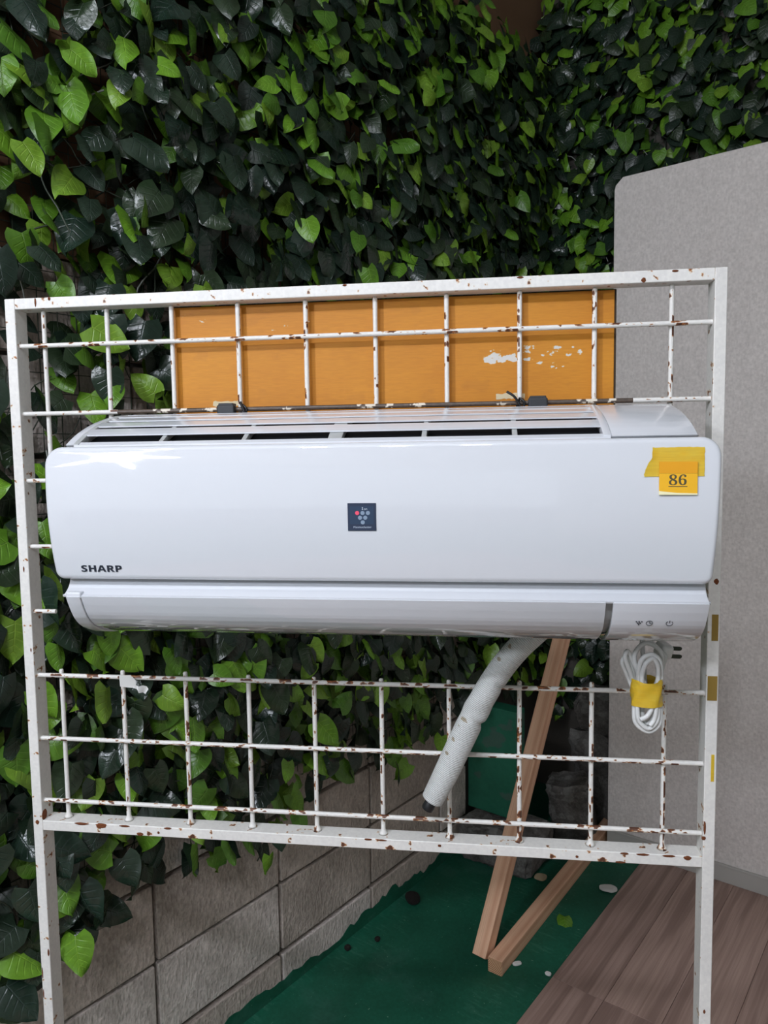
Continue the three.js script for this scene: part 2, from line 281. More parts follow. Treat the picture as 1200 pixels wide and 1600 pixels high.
// ------------------------------------------------------------------ artificial ivy
function leafGeometry(L, W, fold, curl, twist, nu = 6, nv = 8) {
  const pos = [], uv = [], idx = [];
  for (let j = 0; j <= nv; j++) {
    const v = j / nv, hw = W * 0.5 * Math.pow(Math.sin(Math.PI * Math.pow(clamp(v * 0.93 + 0.07), 0.62)), 0.8) * (v > 0.995 ? 0 : 1);
    for (let i = 0; i <= nu; i++) {
      const u = i / nu * 2 - 1, back = (1 - v) * (1 - v) * Math.abs(u) * 0.16 * L;   // heart-shaped lobes behind the stalk
      const y = -v * L + back, x = u * hw;
      const z = -fold * Math.abs(u) * hw * (1 - 0.4 * v) - curl * L * (v - 0.35) * (v - 0.35) + twist * u * (v - 0.4) * W * 0.5 + 0.03 * L * Math.sin(v * 9 + u * 2) * Math.abs(u);
      pos.push(x, y, z); uv.push(i / nu, v);
    }
  }
  for (let j = 0; j < nv; j++) for (let i = 0; i < nu; i++) { const a = j * (nu + 1) + i, b = a + 1, c = a + nu + 1, d = c + 1; idx.push(a, c, b, b, c, d); }
  const g = new THREE.BufferGeometry(); g.setAttribute('position', new THREE.Float32BufferAttribute(pos, 3)); g.setAttribute('uv', new THREE.Float32BufferAttribute(uv, 2)); g.setIndex(idx); g.computeVertexNormals();
  return g;
}
seed(31);
const leafShapes = Array.from({ length: 10 }, () => leafGeometry(1, rr(0.78, 0.98), rr(0.1, 0.55), rr(-0.1, 0.55), rr(-0.5, 0.5)));
const leafShapesLow = Array.from({ length: 6 }, () => leafGeometry(1, rr(0.78, 0.98), rr(0.1, 0.5), rr(-0.1, 0.5), rr(-0.4, 0.4), 4, 5));

function ivy(name, label, o) {
  const t = thing(name, label, 'artificial ivy', [0, 0, 0], RT); seed(o.seed);
  const m0 = new THREE.Matrix4().makeRotationY(RT), list = [], v = new THREE.Vector3();
  for (let i = 0; i < o.count; i++) {
    const s = rr(...o.s), y = rr(...o.y), bottom = o.bottom(s); if (y < bottom + 0.03) continue;
    const keep = o.density(s, y), front = rnd(); if (rnd() > keep) continue;
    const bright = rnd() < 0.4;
    const L = rr(0.05, 0.082) * (bright ? 1 : 1.08), off = 0.012 + front * o.depth;
    const e = new THREE.Euler(-rr(-0.15, 0.62), gauss() * o.yaw, rnd() < 0.14 ? rr(-2.6, 2.6) : gauss() * 0.55, 'YXZ');
    const q = new THREE.Quaternion().setFromEuler(e), p = o.side === 'left' ? [WALL + off, y, -s] : [s, y, BACK + off];
    if (o.side === 'left') q.premultiply(new THREE.Quaternion().setFromAxisAngle(new THREE.Vector3(0, 1, 0), Math.PI / 2));
    const m = new THREE.Matrix4().compose(new THREE.Vector3(...p), q, new THREE.Vector3(L, L, L));
    // size on the picture, to choose the leaves that become parts of their own
    const c = new THREE.Vector3(0, -0.45, 0).applyMatrix4(m).applyMatrix4(m0), n = new THREE.Vector3(0, 0, 1).transformDirection(m).transformDirection(m0), d = c.clone().sub(camera.position), dist = d.length();
    v.copy(c).project(camera); const px = (v.x + 1) * 600, py = (1 - v.y) * 800;
    const hidden = (px > 80 && px < 1115 && py > 655 && py < 985) || (px > 280 && px < 950 && py > 470 && py < 660) || (o.side === 'back' && px > 955);
    const seen = v.z < 1 && px > 5 && px < 1195 && py > 5 && py < 1595 && !hidden;
    list.push({ m, bright, k: rnd(), front, score: seen ? L * L / (dist * dist) * (0.25 + Math.abs(n.dot(d) / dist)) * (0.15 + front * front) : 0 });
  }
  list.sort((a, b) => b.score - a.score);
  const rest = [], col = (c, n) => { const a = new Float32Array(n * 3); for (let i = 0; i < n; i++) a.set(c, i * 3); return new THREE.BufferAttribute(a, 3); };
  list.forEach((l, i) => {
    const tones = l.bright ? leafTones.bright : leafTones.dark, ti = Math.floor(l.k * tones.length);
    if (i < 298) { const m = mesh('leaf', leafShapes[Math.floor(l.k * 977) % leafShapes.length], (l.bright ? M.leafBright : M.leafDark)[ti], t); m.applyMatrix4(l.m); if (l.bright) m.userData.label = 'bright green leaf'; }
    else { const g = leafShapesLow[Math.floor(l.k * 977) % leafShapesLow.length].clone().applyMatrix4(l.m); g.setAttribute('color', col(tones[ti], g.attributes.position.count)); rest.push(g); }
  });
  const r = mesh('leaves', mergeGeometries(rest), M.leafMany, t); r.userData.kind = 'stuff';
  // thin plastic vines and the net that carries them
  const vines = [], wires = [];
  for (let i = 0; i < o.vines; i++) {
    const s = rr(...o.s), y = rr(o.bottom(s) + 0.1, o.y[1]), pts = []; let ps = s, py = y, a = rr(-2.6, -0.5), of = rr(0.02, 0.07);
    for (let k = 0; k < 6; k++) { pts.push(o.side === 'left' ? [WALL + of, py, -ps] : [ps, py, BACK + of]); a += rr(-0.5, 0.5); ps += Math.cos(a) * 0.035; py += Math.sin(a) * 0.035; of = clamp(of + rr(-0.015, 0.015), 0.012, 0.1); }
    (rnd() < 0.3 ? wires : vines).push(tube(pts, rr(0.0011, 0.002), 10, 5));
  }
  for (const [nm, l, mt] of [['vines', vines, M.vine], ['pale_stems', wires, M.wire]]) { const q = mesh(nm, merged(l), mt, t); q.userData.kind = 'stuff'; }
  const net = [];
  for (let y = Math.ceil((o.netFrom ?? 0.62) / 0.04) * 0.04; y < o.y[1]; y += 0.04) net.push(o.side === 'left' ? box(0.0016, 0.0016, o.s[1] - o.s[0], WALL + 0.012, y, -(o.s[0] + o.s[1]) / 2, 0) : box(o.s[1] - o.s[0], 0.0016, 0.0016, (o.s[0] + o.s[1]) / 2, y, BACK + 0.012, 0));
  for (let s = o.s[0]; s < o.s[1]; s += 0.04) net.push(o.side === 'left' ? box(0.0016, o.y[1] - 0.62, 0.0016, WALL + 0.0136, (o.y[1] + 0.62) / 2, -s, 0) : box(0.0016, o.y[1] - 0.62, 0.0016, s, (o.y[1] + 0.62) / 2, BACK + 0.0136, 0));
  const q = mesh('backing_net', merged(net), M.vine, t); q.userData.kind = 'stuff';
  return t;
}
ivy('ivy_screen', 'artificial ivy screen covering the long block wall from above, large glossy leaves hanging lowest', {
  side: 'left', seed: 41, s: [0.3, 2.94], y: [0.4, 3.05], count: 8200, depth: 0.115, yaw: 0.5, vines: 420,
  bottom: (s) => 0.52 + 0.05 * Math.sin(s * 9) + 0.04 * Math.sin(s * 23 + 1) + (s > 1.55 ? 0.03 : 0),
  density: (s, y) => (s < 1.02 && y > 1.42 && y < 1.82 ? 0.42 : s < 0.86 && y > 1.55 ? 0.6 : s < 1.05 && y > 1.5 ? 0.75 : 1) * (y < 0.75 ? 0.5 : 1),
});
ivy('ivy_screen', 'artificial ivy screen on the far wall above the rubble, behind the papered partition', {
  side: 'back', seed: 43, s: [-1.42, -0.1], y: [0.38, 3.36], count: 4800, depth: 0.11, yaw: 0.5, vines: 300, netFrom: 0.5,
  bottom: (s) => 0.42 + 0.05 * Math.sin(s * 11) + 0.03 * Math.sin(s * 29), density: (s, y) => (y < 0.7 ? 0.6 : 1) * (s > -0.95 && y < 2.3 ? 0 : 1),
});

// ------------------------------------------------------------------ steel grid stand
const stand = thing('grid_stand', 'white painted steel grid stand with flaking rust, carrying the air conditioner', 'stand', [SX, 0, SZ], ST);
{
  seed(51);
  const TD = 0.03, TF = 0.016, ZC = -0.003;
  const bar = (name, w, h, d, x, y, mat) => mesh(name, metricUV(box(w, h, d, x, y, ZC, 0.0015, 2), 3.3, rnd(), rnd()), mat, stand);
  const topY = SY + 0.0605, botY = SY - 0.740;
  bar('post', TF, topY + TF / 2, TD, -0.0435, (topY + TF / 2) / 2, M.rod[0]); bar('post', TF, topY + TF / 2, TD, 0.958, (topY + TF / 2) / 2, M.rod[0]);
  bar('top_rail', 0.986, TF, TD - 0.0006, 0.4573, topY, M.rod[0]); bar('bottom_rail', 0.986, TF, TD - 0.0006, 0.4573, botY, M.rod[0]);
  const R = 0.0034;
  const vrod = (x, y0, y1, mat, flare) => {   // lathed rod with a weld bead at its foot
    const pts = flare ? [[0.0001, y0], [R * 2.1, y0], [R * 1.7, y0 + 0.003], [R, y0 + 0.008]] : [[0.0001, y0], [R, y0]]; const n = 24;
    for (let k = 1; k < n; k++) pts.push([R * (1 + 0.05 * (rnd() - 0.5)), lerp(y0 + 0.008, y1 - 0.004, k / n)]); pts.push(flare === 2 ? [R * 1.6, y1 - 0.004] : [R, y1 - 0.002], flare === 2 ? [R * 1.8, y1] : [R * 0.7, y1], [0.0001, y1]);
    const g = new THREE.LatheGeometry(pts.map((p) => new THREE.Vector2(p[0], p[1])), 10), uv = g.attributes.uv, ps = g.attributes.position, ou = rnd(), ov = rnd();
    for (let i = 0; i < uv.count; i++) uv.setXY(i, uv.getX(i) * 0.09 + ou, ps.getY(i) * 3.3 + ov);
    const m = mesh('vertical_rod', g, mat, stand); m.position.set(x, 0, -0.004); return m;
  };
  for (let i = 0; i < 10; i++) vrod(i * 0.1, SY - 0.30, topY - TF / 2, M.rod[i === 9 ? 2 : i < 3 ? 0 : 1], 0);
  for (let i = 0; i < 10; i++) vrod(i * 0.1 + 0.002 * (i % 3 - 1) * 0.3, botY + TF / 2, SY - 0.494 + rr(-0.002, 0.002), M.rod[[0, 1, 1, 0, 1, 1, 1, 2, 2, 3][i]], 1);
  const hrod = (y, x0, x1, mat, z = 0.003) => {
    const L = x1 - x0, g = new THREE.CylinderGeometry(R, R, L, 10, 30).rotateZ(-Math.PI / 2), ps = g.attributes.position, uv = g.attributes.uv, ou = rnd(), ov = rnd();
    for (let i = 0; i < uv.count; i++) uv.setXY(i, uv.getX(i) * 0.09 + ou, ps.getX(i) * 3.3 + ov);
    const m = mesh('horizontal_rod', g, mat, stand); m.position.set((x0 + x1) / 2, SY + y, z); return m;
  };
  const X0 = -0.0405, X1 = 0.955;
  hrod(0, X0, X1, M.rod[1]);
  hrod(-0.1003, X0, 0.115, M.rod[2]); hrod(-0.1003, 0.115, 0.85, M.rod[4]); hrod(-0.1003, 0.85, X1, M.rod[2]);
  hrod(-0.2007, X0, X1, M.rod[2]); hrod(-0.301, X0, X1, M.rod[3]); hrod(-0.4013, X0, 0.0, M.rod[2]);
  hrod(-0.5016, X0, X1, M.rod[3]); hrod(-0.602, X0, X1, M.rod[2]); hrod(-0.7023, X0, X1, M.rod[2]);
  // flakes of rust where the rods are welded to the posts and at the lower left corner
  const rust = std({ color: 0x7a4424, roughness: 1, bumpMap: T.noise, bumpScale: 0.002 });
  const flake = (x, y, z, rx, ry, turn = 0) => { const g = new THREE.IcosahedronGeometry(1, 2), p = g.attributes.position; for (let i = 0; i < p.count; i++) { const k = 0.75 + 0.5 * fbm(p.getX(i) * 0.5 + 0.5, p.getY(i) * 0.5 + 0.5, 5, 5, 2, Math.floor(x * 999)); p.setXYZ(i, p.getX(i) * rx * k, p.getY(i) * ry * k, p.getZ(i) * 0.0009); } g.computeVertexNormals(); const m = mesh('rust_flake', g, rust, stand); m.position.set(x, SY + y, z); m.rotation.y = turn; };
  const zf = ZC + TD / 2;
  for (const [x, y, rx, ry] of [[-0.002, 0.062, 0.0016, 0.006], [0.02, 0.066, 0.002, 0.003], [0.46, 0.0665, 0.003, 0.0016], [0.7, 0.0665, 0.004, 0.0014], [0.86, 0.056, 0.003, 0.003], [0.9, 0.066, 0.004, 0.0016], [0.03, -0.7335, 0.012, 0.002], [0.062, -0.735, 0.009, 0.004], [0.1, -0.7335, 0.008, 0.0016], [0.125, -0.745, 0.005, 0.003], [0.17, -0.7335, 0.006, 0.0018], [0.155, -0.741, 0.002, 0.002], [-0.044, -0.735, 0.003, 0.004], [0.48, -0.7335, 0.006, 0.0016], [0.5, -0.7335, 0.008, 0.0014], [0.585, -0.737, 0.0025, 0.002], [0.78, -0.742, 0.002, 0.002], [0.845, -0.7335, 0.006, 0.0016], [0.87, -0.7335, 0.009, 0.0016], [0.905, -0.7335, 0.009, 0.0018], [0.84, -0.7465, 0.007, 0.0016], [0.93, -0.735, 0.005, 0.003], [0.951, -0.705, 0.003, 0.003], [0.952, -0.69, 0.0016, 0.01], [0.958, -0.21, 0.0025, 0.004], [0.96, -0.345, 0.003, 0.004], [-0.0435, -0.335, 0.0012, 0.005], [-0.039, -0.46, 0.001, 0.003], [-0.0375, -0.95, 0.0016, 0.006], [-0.0495, -0.985, 0.001, 0.01], [-0.0495, -1.02, 0.001, 0.008], [0.957, -0.96, 0.0016, 0.003]]) flake(x, y, zf, rx, ry);
  flake(-0.0353, -0.725, 0.006, 0.007, 0.007, Math.PI / 2);
  // scraps of old yellow tape left on the right post
  for (const [x, y, w, h, m, l] of [[0.9595, -0.408, 0.0085, 0.036, M.oldTape, 'brownish old tape scrap'], [0.9578, -0.492, 0.0125, 0.034, M.oldTape, 'yellowed tape scrap'], [0.9605, -0.604, 0.004, 0.038, M.tape, 'narrow yellow tape scrap']]) { const q = mesh('tape_scrap', metricUV(box(w, h, 0.0006, x, SY + y, zf + 0.0003, 0), 14), m, stand); q.userData.label = l; }
}
{ // curled scrap of white tape at a crossing of the lower grid
  const t = thing('tape_strip', 'curled scrap of white tape stuck on a lower grid crossing', 'tape', [SX, 0, SZ], ST), pos = [], idx = [];
  const path = [[0.1, -0.497, 0.0075], [0.112, -0.4975, 0.0085], [0.122, -0.4985, 0.009], [0.128, -0.5035, 0.011], [0.131, -0.509, 0.016], [0.135, -0.511, 0.017], [0.14, -0.5105, 0.012], [0.145, -0.5125, 0.01], [0.149, -0.5155, 0.013]];
  const wv = [[0.001, 0.018, 0], [0, 0.018, 0], [0.001, 0.017, 0.001], [0.003, 0.012, 0.004], [0.005, 0.006, 0.006], [0.003, 0.008, 0.006], [0.001, 0.01, 0.003], [-0.003, 0.012, 0], [-0.005, 0.008, 0.001]];
  path.forEach((p, i) => { pos.push(p[0], SY + p[1], p[2], p[0] + wv[i][0], SY + p[1] - wv[i][1], p[2] + wv[i][2]); if (i) idx.push(i * 2 - 2, i * 2 - 1, i * 2, i * 2, i * 2 - 1, i * 2 + 1); });
  const g = new THREE.BufferGeometry(); g.setAttribute('position', new THREE.Float32BufferAttribute(pos, 3)); g.setIndex(idx); g.computeVertexNormals(); g.setAttribute('uv', new THREE.Float32BufferAttribute(new Float32Array(pos.length / 3 * 2), 2)); mesh('strip', g, M.whiteTape, t);
}

// ------------------------------------------------------------------ yellow mounting board behind the grid
{
  const t = thing('mounting_board', 'scuffed yellow-orange painted wooden board behind the grid above the air conditioner', 'board', [SX, 0, SZ], ST);
  const w = 0.634, h = 0.36, x = 0.511, top = 0.0505, th = 0.012, z = -0.0165;
  const g = box(w, h, 0.002, x, SY + top - h / 2, z + 0.001, 0.0008), uv = [], p = g.attributes.position; for (let i = 0; i < p.count; i++) uv.push((p.getX(i) - x) / w + 0.5, 1 - (SY + top - p.getY(i)) / (h * 0.62)); g.setAttribute('uv', new THREE.Float32BufferAttribute(uv, 2));
  mesh('painted_face', g, M.board, t); mesh('core', box(w + 0.004, h + 0.003, th, x + 0.001, SY + top - h / 2, z - th / 2, 0.001), M.boardEdge, t);
  const zz = z + 0.0026; seed(61);
  for (const [cx, cy, ww] of [[0.278, -0.0905, 0.045], [0.688, -0.0895, 0.04]]) { const s = new THREE.Shape(), n = 14; for (let i = 0; i <= n; i++) s[i ? 'lineTo' : 'moveTo'](cx - ww / 2 + ww * i / n, SY + cy + 0.0035 + rr(-0.0008, 0.0012)); for (let i = n; i >= 0; i--) s.lineTo(cx - ww / 2 + ww * i / n + rr(-0.001, 0.001), SY + cy - 0.0035 + rr(-0.0012, 0.001)); const q = mesh('tape_remnant', new THREE.ExtrudeGeometry(s, { depth: 0.0008, bevelEnabled: false }).translate(0, 0, zz - 0.0008), M.masking, t); q.userData.label = 'torn strip of pale masking tape'; }
}
for (const [k, x, l] of [[0, 0.283, 'black rubber pipe clip with a cable tie on the bare rod, nearer the ivy'], [1, 0.724, 'black rubber pipe clip with trailing black wire on the bare rod, nearer the partition']]) {
  const t = thing('pipe_clip', l, 'clip', [SX, 0, SZ], ST);
  mesh('clip_body', merged([box(0.026, 0.013, 0.012, x, SY - 0.1005, 0.0075, 0.0025, 2), box(0.022, 0.004, 0.016, x, SY - 0.0935, 0.004, 0.0015, 2)]), M.rubber, t);
  const s = k ? -1 : 1, cx = x + s * 0.024;
  mesh('cable_tie', merged([tube([[cx, SY - 0.094, 0.008], [cx + 0.006, SY - 0.1, 0.0095], [cx + 0.003, SY - 0.108, 0.006], [cx - 0.004, SY - 0.103, 0.0005], [cx, SY - 0.094, 0.008]], 0.0018, 24, 6), tube(k ? [[cx, SY - 0.104, 0.009], [cx - 0.008, SY - 0.092, 0.012], [cx - 0.018, SY - 0.085, 0.011]] : [[cx, SY - 0.104, 0.009], [cx + 0.006, SY - 0.112, 0.011], [cx - 0.002, SY - 0.09, 0.012]], 0.0019, 16, 6)]), M.black, t);
}

// ------------------------------------------------------------------ wall air conditioner
const ac = thing('air_conditioner', 'glossy white wall-mounted air conditioner hung on the grid stand', 'air conditioner', [SX, 0, SZ], ST);
const topCurve = spline([[0.008, -0.1075], [0.02, -0.1065], [0.06, -0.1105], [0.11, -0.1215], [0.15, -0.1355], [0.179, -0.1505]], 40);
const topAt = (d) => { let i = 1; while (i < topCurve.length - 1 && topCurve[i][0] < d) i++; const [a, b] = [topCurve[i - 1], topCurve[i]]; return lerp(a[1], b[1], (d - a[0]) / (b[0] - a[0])); };
const flapCurve = spline([[0.1938, -0.3385], [0.1895, -0.3480], [0.1840, -0.3585], [0.1765, -0.3695], [0.1650, -0.3800], [0.1490, -0.3888], [0.1310, -0.3962], [0.112, -0.4015], [0.095, -0.4045], [0.079, -0.4065]], 48);
const panelD = (y) => 0.2 - 1.4 * (y + 0.233) * (y + 0.233);   // gently bowed front
{
  const up = (g) => g.translate(0, SY, 0), X0 = 0.132, X1 = 0.888, L0 = 0.1265, L1 = 0.9;
  const cove = spline([[0.172, -0.3165], [0.1735, -0.3215], [0.178, -0.329], [0.186, -0.335], [0.1925, -0.3375]], 14);
  const lower = [...cove, [0.1915, -0.3395], [0.13, -0.344], [0.105, -0.352], [0.095, -0.37], [0.088, -0.386], [0.075, -0.386], [0.072, -0.357], [0.008, -0.357]];
  const full = [...topCurve, [0.172, -0.156], [0.172, -0.26], [0.008, -0.26]], base = [[0.008, -0.24], [0.172, -0.24], ...lower], cut = [[0.008, -0.1275], ...topCurve.filter((p) => p[0] > 0.02 && p[0] < 0.172).map((p) => [p[0], p[1] - 0.016]), [0.172, -0.163], [0.172, -0.26], [0.008, -0.26]];
  const G0 = 0.1445, G1 = 0.792;
  mesh('body', merged([extrudeX(cut, G0, G1, 0), extrudeX(full, G1, X1, 0.004), extrudeX(full, X0, G0, 0.003), extrudeX(base, L0, L1, 0.003), extrudeX([[0.008, -0.1075], [0.02, -0.1065], [0.024, -0.107], [0.024, -0.13], [0.008, -0.13]], G0, G1, 0)].map(up)), M.abs, ac);
  mesh('air_filter', up(extrudeX([...topCurve.filter((p) => p[0] > 0.022 && p[0] < 0.174).map((p) => [p[0], p[1] - 0.0125]), ...topCurve.filter((p) => p[0] > 0.022 && p[0] < 0.174).map((p) => [p[0], p[1] - 0.0155]).reverse()], G0 + 0.001, G1 - 0.001, 0)), M.filter, ac);
  // intake grille: bars along, ribs across
  const band = (d0, d1, lift, th) => { const a = []; for (let k = 0; k <= 6; k++) { const d = lerp(d0, d1, k / 6); a.push([d, topAt(d) + lift]); } return [...a, ...a.slice().reverse().map((p) => [p[0], p[1] - th])]; };
  for (const [d0, d1] of [[0.0255, 0.043], [0.053, 0.071], [0.0805, 0.0985], [0.109, 0.1265], [0.1375, 0.1565]]) mesh('grille_slat', up(extrudeX(band(d0, d1, 0.0005, 0.0017), G0 + 0.0006, G1 - 0.0006, 0.0004)), M.abs, ac);
  for (const [x, w] of [[0.24, 0.006], [0.346, 0.006], [0.459, 0.017], [0.566, 0.006], [0.672, 0.006]]) mesh('grille_rib', up(extrudeX(band(0.024, 0.1785, -0.0018, 0.009), x - w / 2 + 0.014, x + w / 2 + 0.014, 0.0008)), M.absGrey, ac);
  mesh('grille_end', up(extrudeX(band(0.012, 0.1785, 0.0012, 0.012), G1 - 0.008, G1 + 0.001, 0.001)), M.abs, ac);
  mesh('grille_end', up(extrudeX(band(0.012, 0.1785, 0.0006, 0.012), G0 - 0.001, G0 + 0.006, 0.001)), M.absGrey, ac);
  mesh('grille_lip', up(extrudeX(band(0.1725, 0.179, -0.0006, 0.006), G0, G1, 0.0006)), M.abs, ac);
  // front panel: bowed slab with rounded outline and rolled edges
  const y0 = -0.3175, y1 = -0.153, cx = 0.5105, cy = (y0 + y1) / 2, nx = 96, ny = 44, hy = (y1 - y0) / 2, er = 0.0055;
  const halfW = (y) => lerp(0.3915, 0.3985, (y - y0) / (y1 - y0));
  const dens = (k, n) => { const t = k / n * 2 - 1; return Math.sign(t) * (1 - Math.pow(1 - Math.abs(t), 1.9)); };
  const front = [], uvs = [], idx = [], rTop = 0.022, rBot = 0.010;
  for (let j = 0; j <= ny; j++) for (let i = 0; i <= nx; i++) {
    const y = cy + hy * dens(j, ny), hw = halfW(y), r = y > cy ? rTop : rBot, e = hy - Math.abs(y - cy), inset = e < r ? r - Math.sqrt(Math.max(0, r * r - (r - e) * (r - e))) : 0;
    const W = hw - inset, x = W * dens(i, nx), qx = Math.max(0, Math.abs(x) - (hw - r)), qy = Math.max(0, r - e), dist = qx > 0 && qy > 0 ? r - Math.hypot(qx, qy) : Math.min(e, hw - Math.abs(x));
    const k = clamp(er - Math.max(0, dist), 0, er), roll = er - Math.sqrt(Math.max(0, er * er - k * k));
    front.push(x, y, panelD(y) - roll); uvs.push(i / nx, j / ny);
  }
  const N = (nx + 1) * (ny + 1); for (let q = 0; q < N; q++) { front.push(front[q * 3], front[q * 3 + 1], panelD(front[q * 3 + 1]) - 0.0125); uvs.push(0, 0); }
  const at = (i, j) => j * (nx + 1) + i;
  for (let j = 0; j < ny; j++) for (let i = 0; i < nx; i++) { const a = at(i, j), b = at(i + 1, j), c = at(i, j + 1), d = at(i + 1, j + 1); idx.push(a, b, d, a, d, c, a + N, d + N, b + N, a + N, c + N, d + N); }
  for (let i = 0; i < nx; i++) { let a = at(i, 0), b = at(i + 1, 0); idx.push(a + N, b + N, b, a + N, b, a); a = at(i, ny); b = at(i + 1, ny); idx.push(a, b, b + N, a, b + N, a + N); }
  for (let j = 0; j < ny; j++) { let a = at(0, j), b = at(0, j + 1); idx.push(a, b, b + N, a, b + N, a + N); a = at(nx, j); b = at(nx, j + 1); idx.push(a + N, b + N, b, a + N, b, a); }
  const pg = new THREE.BufferGeometry(); pg.setAttribute('position', new THREE.Float32BufferAttribute(front, 3)); pg.setAttribute('uv', new THREE.Float32BufferAttribute(uvs, 2)); pg.setIndex(idx); pg.computeVertexNormals();
  const panel = mesh('front_panel', pg.translate(cx, SY, 0), M.absGloss, ac);
  // maker's name
  const font = await new FontLoader().loadAsync('fonts/droid/droid_sans_bold.typeface.json');
  const tg = new TextGeometry('SHARP', { font, size: 0.0105, depth: 0.0006, curveSegments: 4 }); tg.computeBoundingBox(); const bb = tg.boundingBox; tg.scale(0.053 / (bb.max.x - bb.min.x), 0.0086 / (bb.max.y - bb.min.y), 1);
  const lg = mesh('name_print', tg, M.logo, panel); lg.position.set(0.1545, SY - 0.3072, panelD(-0.3072) + 0.0002); lg.rotation.x = 0.19;
  // ion badge
  const bt = canvasTexture(512, 512, (g, w) => {
    g.fillStyle = '#333c50'; g.fillRect(0, 0, w, w); g.fillStyle = '#35506e'; g.globalAlpha = 0.35; g.fillRect(40, 60, 430, 330); g.globalAlpha = 1; g.fillStyle = '#c9d2dc'; g.font = 'bold 70px sans-serif'; g.fillText('I', 255, 125); g.font = '54px sans-serif'; g.fillText('on', 292, 128);
    g.font = 'bold 48px sans-serif'; g.textAlign = 'center'; g.fillStyle = '#a9b4c2'; g.fillText('Plasmacluster', 262, 460, 420);
  });
  const badge = mesh('ion_badge', (() => { const g = box(0.0335, 0.0325, 0.0008, 0, 0, 0, 0.0004), p = g.attributes.position, uv = []; for (let i = 0; i < p.count; i++) uv.push(p.getX(i) / 0.0335 + 0.5, p.getY(i) / 0.0325 + 0.5); g.setAttribute('uv', new THREE.Float32BufferAttribute(uv, 2)); return g; })(), phys({ map: bt, roughness: 0.25 }), panel);
  badge.position.set(0.5095, SY - 0.2395, panelD(-0.2395) + 0.0003); badge.rotation.x = 0.018; badge.userData.label = 'dark blue square badge';
  const dotGrey = std({ color: 0x8496ab, roughness: 0.5 }), dotRed = std({ color: 0xe0506a, emissive: 0xd83a58, emissiveIntensity: 0.25, roughness: 0.5 });
  for (const [x, y, red] of [[-0.0054, 0.0047, 1], [0.0009, 0.0047], [0.0072, 0.0047], [-0.0022, -0.0008], [0.0040, -0.0008], [0.0010, -0.0062]]) mesh(red ? 'indicator_lamp' : 'dot', new THREE.CylinderGeometry(0.0024, 0.0024, 0.0004, 18).rotateX(Math.PI / 2).translate(x, y, 0.0006), red ? dotRed : dotGrey, badge);
  // louvre flap under the panel, its end cap and the control section
  const shell = (lift, th) => { const o = flapCurve.map((p, i) => { const a = flapCurve[Math.max(0, i - 1)], b = flapCurve[Math.min(flapCurve.length - 1, i + 1)], dx = b[0] - a[0], dy = b[1] - a[1], l = Math.hypot(dx, dy); return [p, [-dy / l, dx / l]]; }); return [...o.map(([p, n]) => [p[0] + n[0] * lift, p[1] + n[1] * lift]), ...o.slice().reverse().map(([p, n]) => [p[0] + n[0] * (lift - th), p[1] + n[1] * (lift - th)])].map(([a, b]) => [a, b]); };
  mesh('louvre_flap', up(extrudeX(shell(0, 0.004), 0.1525, 0.7865, 0.0008)), M.absGloss, ac);
  mesh('flap_end', up(extrudeX(shell(0.0012, 0.0055), 0.133, 0.1515, 0.0012)), M.abs, ac);
  mesh('end_boss', box(0.02, 0.0085, 0.012, 0.1425, SY - 0.3375, 0.188, 0.002, 3), M.abs, ac);
  mesh('divider', up(extrudeX(shell(-0.009, 0.014), 0.7835, 0.7975, 0)), M.absGrey, ac);
  const ctl = mesh('control_section', up(extrudeX(shell(0.0006, 0.006), 0.7945, 0.8985, 0.0012)), M.absGloss, ac);
  const onFlap = (t) => { const i = flapCurve.findIndex((p) => p[1] < t), a = flapCurve[i - 1], b = flapCurve[i + 1], l = Math.hypot(b[0] - a[0], b[1] - a[1]); return { p: flapCurve[i], tilt: Math.atan2(b[0] - a[0], -(b[1] - a[1])) , l }; };
  const icon = (x, t, parts) => { const q = onFlap(t), m = mesh('symbol', merged(parts), M.logo, ctl), n = Math.atan2(-0, 1); m.position.set(x, SY + q.p[1], q.p[0]); m.rotation.x = -q.tilt * 1 ; m.translateZ(0.0008); };
  const ring = (r, arc = 6.2832, st = 0) => new THREE.TorusGeometry(r, 0.00035, 5, 24, arc).rotateZ(st), dash = (w, h, x, y, rz = 0) => box(w, h, 0.0005, 0, 0, 0, 0).rotateZ(rz).translate(x, y, 0);
  icon(0.8585, -0.362, [ring(0.0036, 5.0, 2.2), dash(0.0007, 0.0036, 0, 0.0024)]);
  icon(0.8365, -0.362, [ring(0.0036), dash(0.0006, 0.0026, 0, 0.0012), dash(0.0026, 0.0006, 0.0012, 0)]);
  icon(0.825, -0.362, [0, 1, 2, 3, 4, 5].map((k) => dash(0.0014, 0.0014, [-0.003, 0, 0.003, -0.0015, 0.0015, 0][k], [0.002, 0.0022, 0.002, -0.0003, -0.0003, -0.0026][k], 0.78)).concat([dash(0.0005, 0.004, 0, 0, 0)]));
}
